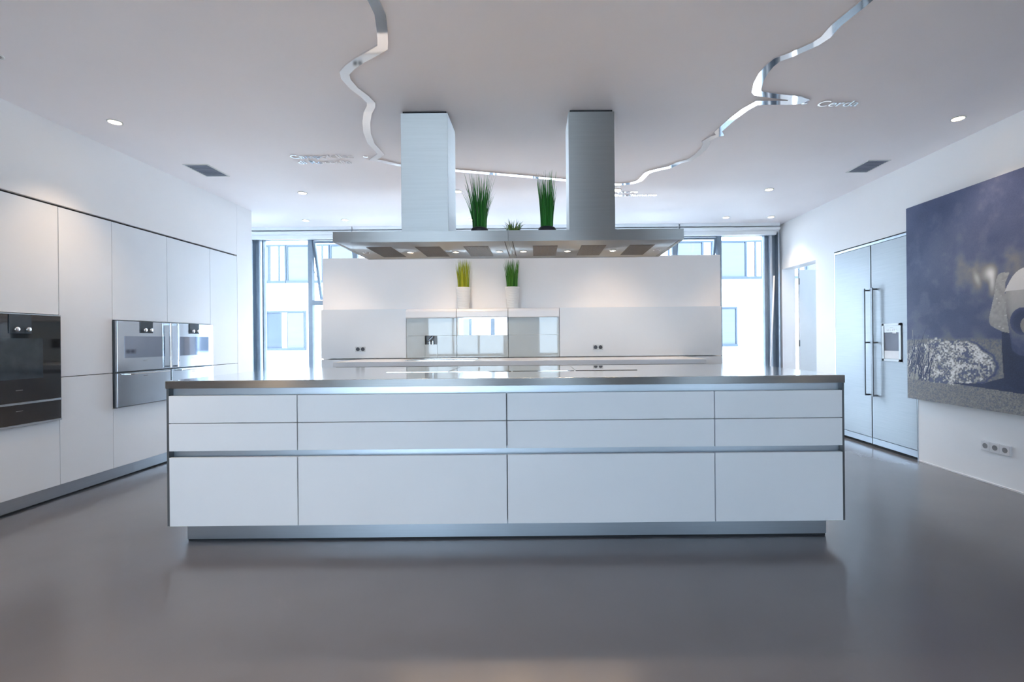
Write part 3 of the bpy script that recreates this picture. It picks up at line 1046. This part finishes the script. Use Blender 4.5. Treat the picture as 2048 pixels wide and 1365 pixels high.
rlab = ['grey-glass roll-front wall box with a small tap niche', 'grey-glass roll-front wall box with its shutter raised and a bright opening', 'closed grey-glass roll-front wall box without niche']
for i in range(3):
    a, b = NX[i] + 0.003, NX[i + 1] - 0.003
    r = thing('roll_front_box', ((a + b) / 2, 5.9, 0.972), rlab[i], 'cabinet', 'roll-front boxes on the partition')
    z0, zj, z1 = 0.972, 1.243, 1.457
    prof = [(5.995, 1.457), (5.995, LEDGE), (LY + 0.035, LEDGE)]
    for k in range(1, 9):
        t = k / 8 * math.pi / 2
        prof.append((LY + 0.035 - 0.06 * math.sin(t), LEDGE - 0.045 * (1 - math.cos(t))))
    prof += [(LY - 0.025, 1.47), (LY - 0.018, 1.457)]
    obj('roller_cover', prism_x(bmesh.new(), prof, a, b), 'counter_white', r)
    t = 0.014
    fr = [(a, a + t, LY + 0.012, 5.999, z0, z1 - 0.001), (b - t, b, LY + 0.012, 5.999, z0, z1 - 0.001)]
    for q in fr:
        box('side_panel', *q, 'niche_white', r)
    if i == 0:
        xa, xb, nz0, nz1 = -1.372, -1.222, 1.135, 1.243
        box('glass_front', a, xa - 0.002, LY, LY + 0.012, z0, zj - 0.002, 'splash_glass', r)
        box('glass_front', xb + 0.002, b, LY, LY + 0.012, z0, zj - 0.002, 'splash_glass', r)
        box('glass_front', xa, xb, LY, LY + 0.012, z0, nz0, 'splash_glass', r)
        box('glass_front', a, b, LY, LY + 0.012, zj, z1 - 0.002, 'splash_glass', r)
        box('niche_back', xa, xb, LY + 0.10, LY + 0.105, nz0, zj - 0.002, 'niche_white', r)
        box('niche_floor', xa, xb, LY + 0.0125, LY + 0.10, nz0 - 0.012, nz0 - 0.001, 'aluminium_dark', r)
        box('niche_side', xb - 0.006, xb, LY + 0.0125, LY + 0.10, nz0, zj - 0.002, 'aluminium_dark', r)
        bm = bmesh.new()
        tube(bm, (-1.288, LY + 0.06, nz0 - 0.001), (-1.288, LY + 0.06, nz0 + 0.045), 0.010, 12)
        tube(bm, (-1.325, LY + 0.05, nz0 - 0.001), (-1.325, LY + 0.05, nz0 + 0.04), 0.006, 12)
        tube(bm, (-1.355, LY + 0.04, nz0 + 0.038), (-1.285, LY + 0.06, nz0 + 0.045), 0.006, 12)
        tap = obj('tap', bm, 'chrome', r)
        bm = bmesh.new()
        tube(bm, (-1.335, LY + 0.045, nz0 + 0.045), (-1.285, LY + 0.06, nz0 + 0.100), 0.017, 16)
        obj('lever', bm, 'aluminium', tap)
    elif i == 1:
        box('glass_front', a, b, LY, LY + 0.012, z0, zj - 0.002, 'splash_glass', r)
        box('opening_sill', OPX0, OPX1, LY + 0.0, 5.999, zj - 0.0015, zj + 0.002, 'niche_white', r)
        box('opening_post', OPX0 - 0.012, OPX0, LY, LY + 0.2, zj + 0.002, z1 - 0.002, 'aluminium', r)
        box('opening_post', OPX1, OPX1 + 0.006, LY, LY + 0.2, zj + 0.002, z1 - 0.002, 'niche_white', r)
        box('glass_front', a, OPX0 - 0.013, LY, LY + 0.012, zj, z1 - 0.002, 'niche_white', r)
    else:
        box('glass_front', a, b, LY, LY + 0.012, z0, zj - 0.002, 'splash_glass', r)
        box('glass_front', a, b, LY, LY + 0.012, zj, z1 - 0.002, 'splash_glass', r)

rc = thing('worktop', (-0.19, 5.38, 0.91), 'pale rear worktop in front of the partition', 'worktop')
box('slab', -2.150, 1.780, 4.97, 5.775, 0.912, WT, 'counter_white', rc, 0.003)
sk = thing('sink', (-1.1, 5.4, WT), 'flush steel sink rim in the rear worktop', 'sink')
boxes('rim', [(-1.46, -1.44, 5.12, 5.60, WT, WT + 0.004), (-0.70, -0.68, 5.12, 5.60, WT, WT + 0.004), (-1.44, -0.70, 5.12, 5.14, WT, WT + 0.004), (-1.44, -0.70, 5.58, 5.60, WT, WT + 0.004)], 'chrome', sk)
box('drainer', -1.44, -0.70, 5.14, 5.58, WT + 0.0005, WT + 0.002, 'steel_top', sk)
for k in range(4):
    a = -2.14 + k * 0.98
    c = thing('base_cabinet', (a + 0.49, 5.38, 0), 'white base cabinet under the rear worktop', 'cabinet', 'base cabinets under the rear worktop')
    box('body', a, a + 0.975, 5.02, 5.77, 0.12, 0.910, 'carcass', c)
    box('plinth', a, a + 0.975, 5.07, 5.72, 0.0, 0.12, 'aluminium', c)
    box('door', a + 0.003, a + 0.972, 4.995, 5.019, 0.13, 0.87, 'lacquer', c, 0.001)

# ================================================================== CEILING INLAY
STRIP = [(-0.787, 2.141), (-0.78, 2.217), (-0.777, 2.298), (-0.778, 2.39), (-0.807, 2.507), (-0.834, 2.6), (-0.854, 2.657), (-0.94, 2.718), (-1.033, 2.781), (-1.112, 2.846), (-1.17, 2.908), (-1.188, 2.974), (-1.18, 3.082), (-1.148, 3.183), (-1.134, 3.27), (-1.154, 3.326), (-1.211, 3.42), (-1.273, 3.564), (-1.332, 3.744), (-1.371, 3.945), (-1.365, 4.123), (-1.366, 4.178), (-1.436, 4.256), (-1.479, 4.302), (-1.424, 4.328), (-1.335, 4.398), (-1.259, 4.455), (-1.012, 4.533), (-0.759, 4.599), (-0.347, 4.711), (-0.078, 4.786), (0.331, 4.906), (0.628, 4.995), (0.883, 5.052), (0.957, 5.04), (1.04, 4.999), (1.088, 4.934), (1.1, 4.832), (1.108, 4.731), (1.133, 4.675), (1.208, 4.612), (1.295, 4.554), (1.349, 4.438), (1.428, 4.375), (1.459, 4.251), (1.467, 4.106), (1.455, 4.009), (1.429, 3.966), (1.463, 3.879), (1.503, 3.843), (1.464, 3.782), (1.487, 3.569), (1.519, 3.417), (1.561, 3.323), (1.663, 3.321), (1.784, 3.324), (1.863, 3.316), (1.876, 3.298), (1.816, 3.265), (1.714, 3.245), (1.593, 3.217), (1.51, 3.193), (1.483, 3.164), (1.475, 3.139), (1.446, 3.055), (1.429, 2.955), (1.427, 2.877), (1.442, 2.81), (1.489, 2.769), (1.542, 2.709), (1.583, 2.657), (1.604, 2.602), (1.601, 2.536), (1.6, 2.501), (1.613, 2.434), (1.63, 2.349), (1.637, 2.295), (1.646, 2.231)]


# the route goes on over the near half of the room and closes on itself
STRIP = [(1.62, 2.05), (1.56, 1.65), (1.30, 1.15), (1.12, 0.85), (0.78, 0.62), (0.30, 0.40), (-0.20, 0.42), (-0.62, 0.66), (-0.80, 0.98), (-1.02, 1.22), (-0.98, 1.52), (-0.85, 1.80), (-0.80, 2.02)] + STRIP


def ribbon(pts, w, z0, z1):
    pts = [Vector((p[0], p[1], 0)) for p in pts]
    n = len(pts)
    bm = bmesh.new()
    ring = []
    for i, p in enumerate(pts):
        d0 = (p - pts[i - 1]).normalized() if i else (pts[1] - p).normalized()
        d1 = (pts[i + 1] - p).normalized() if i < n - 1 else d0
        n0 = Vector((-d0.y, d0.x, 0))
        n1 = Vector((-d1.y, d1.x, 0))
        m = n0 + n1
        if m.length < 0.3:
            m = n0
        m.normalize()
        k = min(1.0 / max(m.dot(n0), 0.55), 1.5)
        l_, r_ = p + m * w / 2 * k, p - m * w / 2 * k
        ring.append([bm.verts.new((q.x, q.y, z)) for q in (l_, r_) for z in (z0, z1)])
    for a, b in zip(ring, ring[1:]):
        bm.faces.new((a[0], a[2], b[2], b[0]))
        bm.faces.new((a[1], b[1], b[3], a[3]))
        bm.faces.new((a[0], b[0], b[1], a[1]))
        bm.faces.new((a[2], a[3], b[3], b[2]))
    bm.faces.new(ring[0])
    bm.faces.new(ring[-1])
    return bm


inlay = ribbon(STRIP, 0.056, CEIL - 0.010, CEIL + 0.002)
tip = [(1.770, 3.353), (1.83, 3.350), (1.875, 3.338), (1.898, 3.318), (1.903, 3.298), (1.890, 3.278), (1.86, 3.258), (1.81, 3.240), (1.765, 3.230), (1.757, 3.282), (1.765, 3.297)]
tlo = [inlay.verts.new((x, y, CEIL - 0.0105)) for x, y in tip]
thi = [inlay.verts.new((x, y, CEIL + 0.002)) for x, y in tip]
inlay.faces.new(tlo)
for i in range(len(tip)):
    j = (i + 1) % len(tip)
    inlay.faces.new((tlo[i], tlo[j], thi[j], thi[i]))
o = obj('ceiling_inlay', inlay, 'chrome')
tag(o, 'winding mirrored metal strip like a route line across the ceiling', 'ceiling strip')
for (x, y), lb in zip([(-1.525, 4.243), (1.906, 3.340), (0.905, 5.145)], ['Campofelice di Roccella', 'Cerda', 'Torre Battilamano']):
    bm = lathe(bmesh.new(), [(0.0005, -0.006), (0.021, -0.006), (0.022, 0.001)], (x, y, CEIL), seg=24)
    tag(obj('ceiling_dot', bm, 'chrome', None, True), 'small round metal dot on the ceiling beside the lettering ' + lb, 'marker', 'town dots along the ceiling strip')


def char_mesh(s, size):
    cu = bpy.data.curves.new('glyph', 'FONT')
    cu.body = s
    cu.size = size
    cu.extrude = 0.003
    cu.resolution_u = 4
    t = bpy.data.objects.new('glyph', cu)
    COL.objects.link(t)
    dg = bpy.context.evaluated_depsgraph_get()
    dg.update()
    me = bpy.data.meshes.new_from_object(t.evaluated_get(dg))
    bpy.data.objects.remove(t)
    bpy.data.curves.remove(cu)
    return me


def right_edge(me):
    return max((v.co.x for v in me.vertices), default=0)


def lettering(lines, x, y, size, lh, label):
    t = thing('lettering', (x, y, CEIL), label, 'lettering')
    for li, s in enumerate(lines):
        for i, ch in enumerate(s):
            if ch == ' ':
                continue
            me = char_mesh(ch, size)
            off = right_edge(char_mesh(s[:i + 1], size)) - right_edge(me)
            for v in me.vertices:
                gx, gy, gz = v.co
                # flat on the ceiling: reads along +X, tops of the letters towards the room entrance
                v.co = (gx + off, -gy + li * lh, -0.0032 - gz)
            me.flip_normals() if False else None
            me.materials.clear()
            me.materials.append(MATS['chrome'])
            me.name = 'letter'
            lo = bpy.data.objects.new('letter', me)
            COL.objects.link(lo)
            lo.parent = t


lettering(['Campofelice', 'di Roccella'], -2.195, 4.262, 0.112, 0.133, 'mirrored ceiling lettering reading Campofelice di Roccella')
lettering(['Cerda'], 2.005, 3.390, 0.118, 0.13, 'mirrored ceiling lettering reading Cerda')
lettering(['Torre', 'Battilamano'], 0.90, 5.36, 0.105, 0.118, 'mirrored ceiling lettering reading Torre Battilamano')

# ================================================================== DOWNLIGHTS, VENTS
DL = [(-3.146, 3.538, 1, 'ceiling downlight in front of the black oven wall section'), (3.229, 3.607, 1, 'ceiling downlight above the car canvas'),
      (-2.600, 5.266, 1, 'ceiling downlight in front of the last tall cabinet'), (2.614, 5.294, 1, 'ceiling downlight in front of the steel refrigerators'),
      (-2.608, 6.452, 1, 'ceiling downlight near the window, second from the cabinet end'), (-3.144, 6.459, 1, 'ceiling downlight near the window, closest to the cabinet end'),
      (2.617, 6.506, 1, 'ceiling downlight near the window, second from the doorway'), (3.234, 6.501, 1, 'ceiling downlight near the window, closest to the doorway'),
      (-0.868, 5.263, 1, 'ceiling downlight behind the oven-side hood chimney above the rear worktop'), (0.905, 5.262, 1, 'ceiling downlight behind the refrigerator-side hood chimney above the rear worktop'), (-0.878, 6.488, 1, 'ceiling downlight above the window side of the partition'),
      (-2.55, 2.05, 1, 'added unseen ceiling downlight over the near floor on the oven-wall side'), (2.60, 2.05, 1, 'added unseen ceiling downlight over the near floor on the canvas side'),  # these four unseen lamps are added to warm the near floor and ceiling
      (-0.87, 0.90, 1, 'added unseen ceiling downlight over the near floor before the island, oven-wall side'), (0.87, 0.90, 1, 'added unseen ceiling downlight over the near floor before the island, canvas side'),
      (-3.10, 2.700, 0, 'unlit ceiling downlight at the near end of the oven wall')]
for x, y, lit, lb in DL:
    t = thing('downlight', (x, y, CEIL), lb, 'ceiling light', 'recessed ceiling downlights')
    lamp_disc(t, x, y, CEIL - 0.003, 0.039, lit, 'vent_frame', ((44.0 if 5 < y < 6 else (70.0 if y < 2.2 and x < 0 else (14.0 if y < 2.2 else 36.0))) if y > 2 else (85.0 if x < 0 else 20.0)) if lit else 0, math.radians(95))
for x0, x1, y0, y1, lb in ((-3.268, -3.06, 4.40, 4.70, 'rectangular ceiling vent on the oven-wall side'), (3.14, 3.33, 4.45, 4.756, 'rectangular ceiling vent on the refrigerator side')):
    v = thing('ceiling_vent', ((x0 + x1) / 2, (y0 + y1) / 2, CEIL), lb, 'vent', 'ceiling air vents')
    boxes('frame', [(x0 - 0.012, x1 + 0.012, y0 - 0.012, y0, CEIL - 0.006, CEIL), (x0 - 0.012, x1 + 0.012, y1, y1 + 0.012, CEIL - 0.006, CEIL),
                    (x0 - 0.012, x0, y0, y1, CEIL - 0.006, CEIL), (x1, x1 + 0.012, y0, y1, CEIL - 0.006, CEIL)], 'vent_frame', v)
    box('backing', x0, x1, y0, y1, CEIL - 0.0015, CEIL, 'vent_grey', v)
    n = 10
    boxes('grille', [(x0, x1, y0 + (y1 - y0) * (k + 0.3) / n, y0 + (y1 - y0) * (k + 0.55) / n, CEIL - 0.005, CEIL - 0.0015) for k in range(n)], 'vent_grey', v)

# ================================================================== BLINDS AND ROD
for x0, x1, lb in ((-5.0, -2.672, 'white roller blind box above the window behind the oven-wall pier'),
                   (-2.652, 2.062, 'long white roller blind box above the windows behind the hoods'),
                   (2.082, 3.525, 'white roller blind box above the window next to the doorway')):
    b = thing('roller_blind', ((x0 + x1) / 2, 6.87, 2.675), lb, 'blind', 'roller blind boxes above the window wall')
    prof = [(6.99, 2.735), (6.99, 2.790), (6.86, 2.790)]
    for k in range(1, 10):
        a = math.pi / 2 + k / 9 * math.pi
        prof.append((6.86 + 0.0275 * math.cos(a) * 1.6, 2.7625 + 0.0275 * math.sin(a)))
    obj('cassette', prism_x(bmesh.new(), prof, x0, x1), 'blind_white', b)
    box('fabric', x0 + 0.012, x1 - 0.03, 6.868, 6.93, 2.680, 2.7345, 'blind_white', b, 0.002)
    box('soffit', x0, x1, 6.825, 6.99, 2.7985, CEIL, 'blind_white', b)

bm = tube(bmesh.new(), (3.462, 6.885, 2.08), (3.322, 6.80, 0.0), 0.011, 12)
tag(obj('blind_rod', bm, 'white_plastic', None, True), 'white rod leaning in the window corner by the doorway', 'rod')

# ================================================================== OUTSIDE
g = struct('ground', [(-60, 60, BACK + 0.2, 60, -3.6, -3.4)], 'paving')
struct('ground_bounce_terrace', [(-30, 30, -40, REAR - 0.2, -0.35, -0.15)], 'paving')  # unseen pale terrace added to bounce daylight up to the ceiling
FY = 14.0
bd = thing('building', (0, FY + 1, -3.4), 'white building with window rows across the courtyard', 'building')
box('wall', -22, 22, FY, FY + 6, -3.4, 5.4, 'facade_white', bd)


def fac_window(x0, x1, z0, z1, split, blind):
    w = boxes('window', [(x0, x1, FY - 0.05, FY - 0.001, z1 - 0.05, z1), (x0, x1, FY - 0.09, FY - 0.001, z0, z0 + 0.07),
                         (x0, x0 + 0.04, FY - 0.05, FY - 0.001, z0 + 0.07, z1 - 0.05), (x1 - 0.04, x1, FY - 0.05, FY - 0.001, z0 + 0.07, z1 - 0.05)]
              + [(x0 + (x1 - x0) * s, x0 + (x1 - x0) * s + 0.05, FY - 0.05, FY - 0.001, z0 + 0.07, z1 - 0.05) for s in split], 'facade_frame', bd)
    box('pane', x0 + 0.04, x1 - 0.04, FY - 0.02, FY - 0.002, z0 + 0.07, z1 - 0.05, 'facade_pane', w)
    for s0, s1 in blind:
        box('blind', x0 + (x1 - x0) * s0, x0 + (x1 - x0) * s1, FY - 0.03, FY - 0.021, z0 + 0.07, z1 - 0.05, 'facade_white' if s1 - s0 < 0.25 else 'facade_blind', w)


def run(x, step, end, fn):
    while x < end:
        fn(x)
        x += step


run(-15.06, 1.28, 15, lambda x: fac_window(x, x + 1.28 - 0.02, 2.92, 4.06, (0.60, 0.82), ((0.03, 0.58), (0.64, 0.81), (0.86, 0.97))))
for x in (-12.6, -10.4, -8.10, -5.6, -3.2, -0.8, 1.6, 4.65, 8.2, 10.5):
    fac_window(x, x + 1.27, 0.93, 2.10, (0.40,), ((0.42, 0.56), (0.58, 0.95)))
run(-15.06, 1.28, 15, lambda x: fac_window(x, x + 1.2, -2.0, -0.6, (0.5,), ((0.05, 0.45),)))
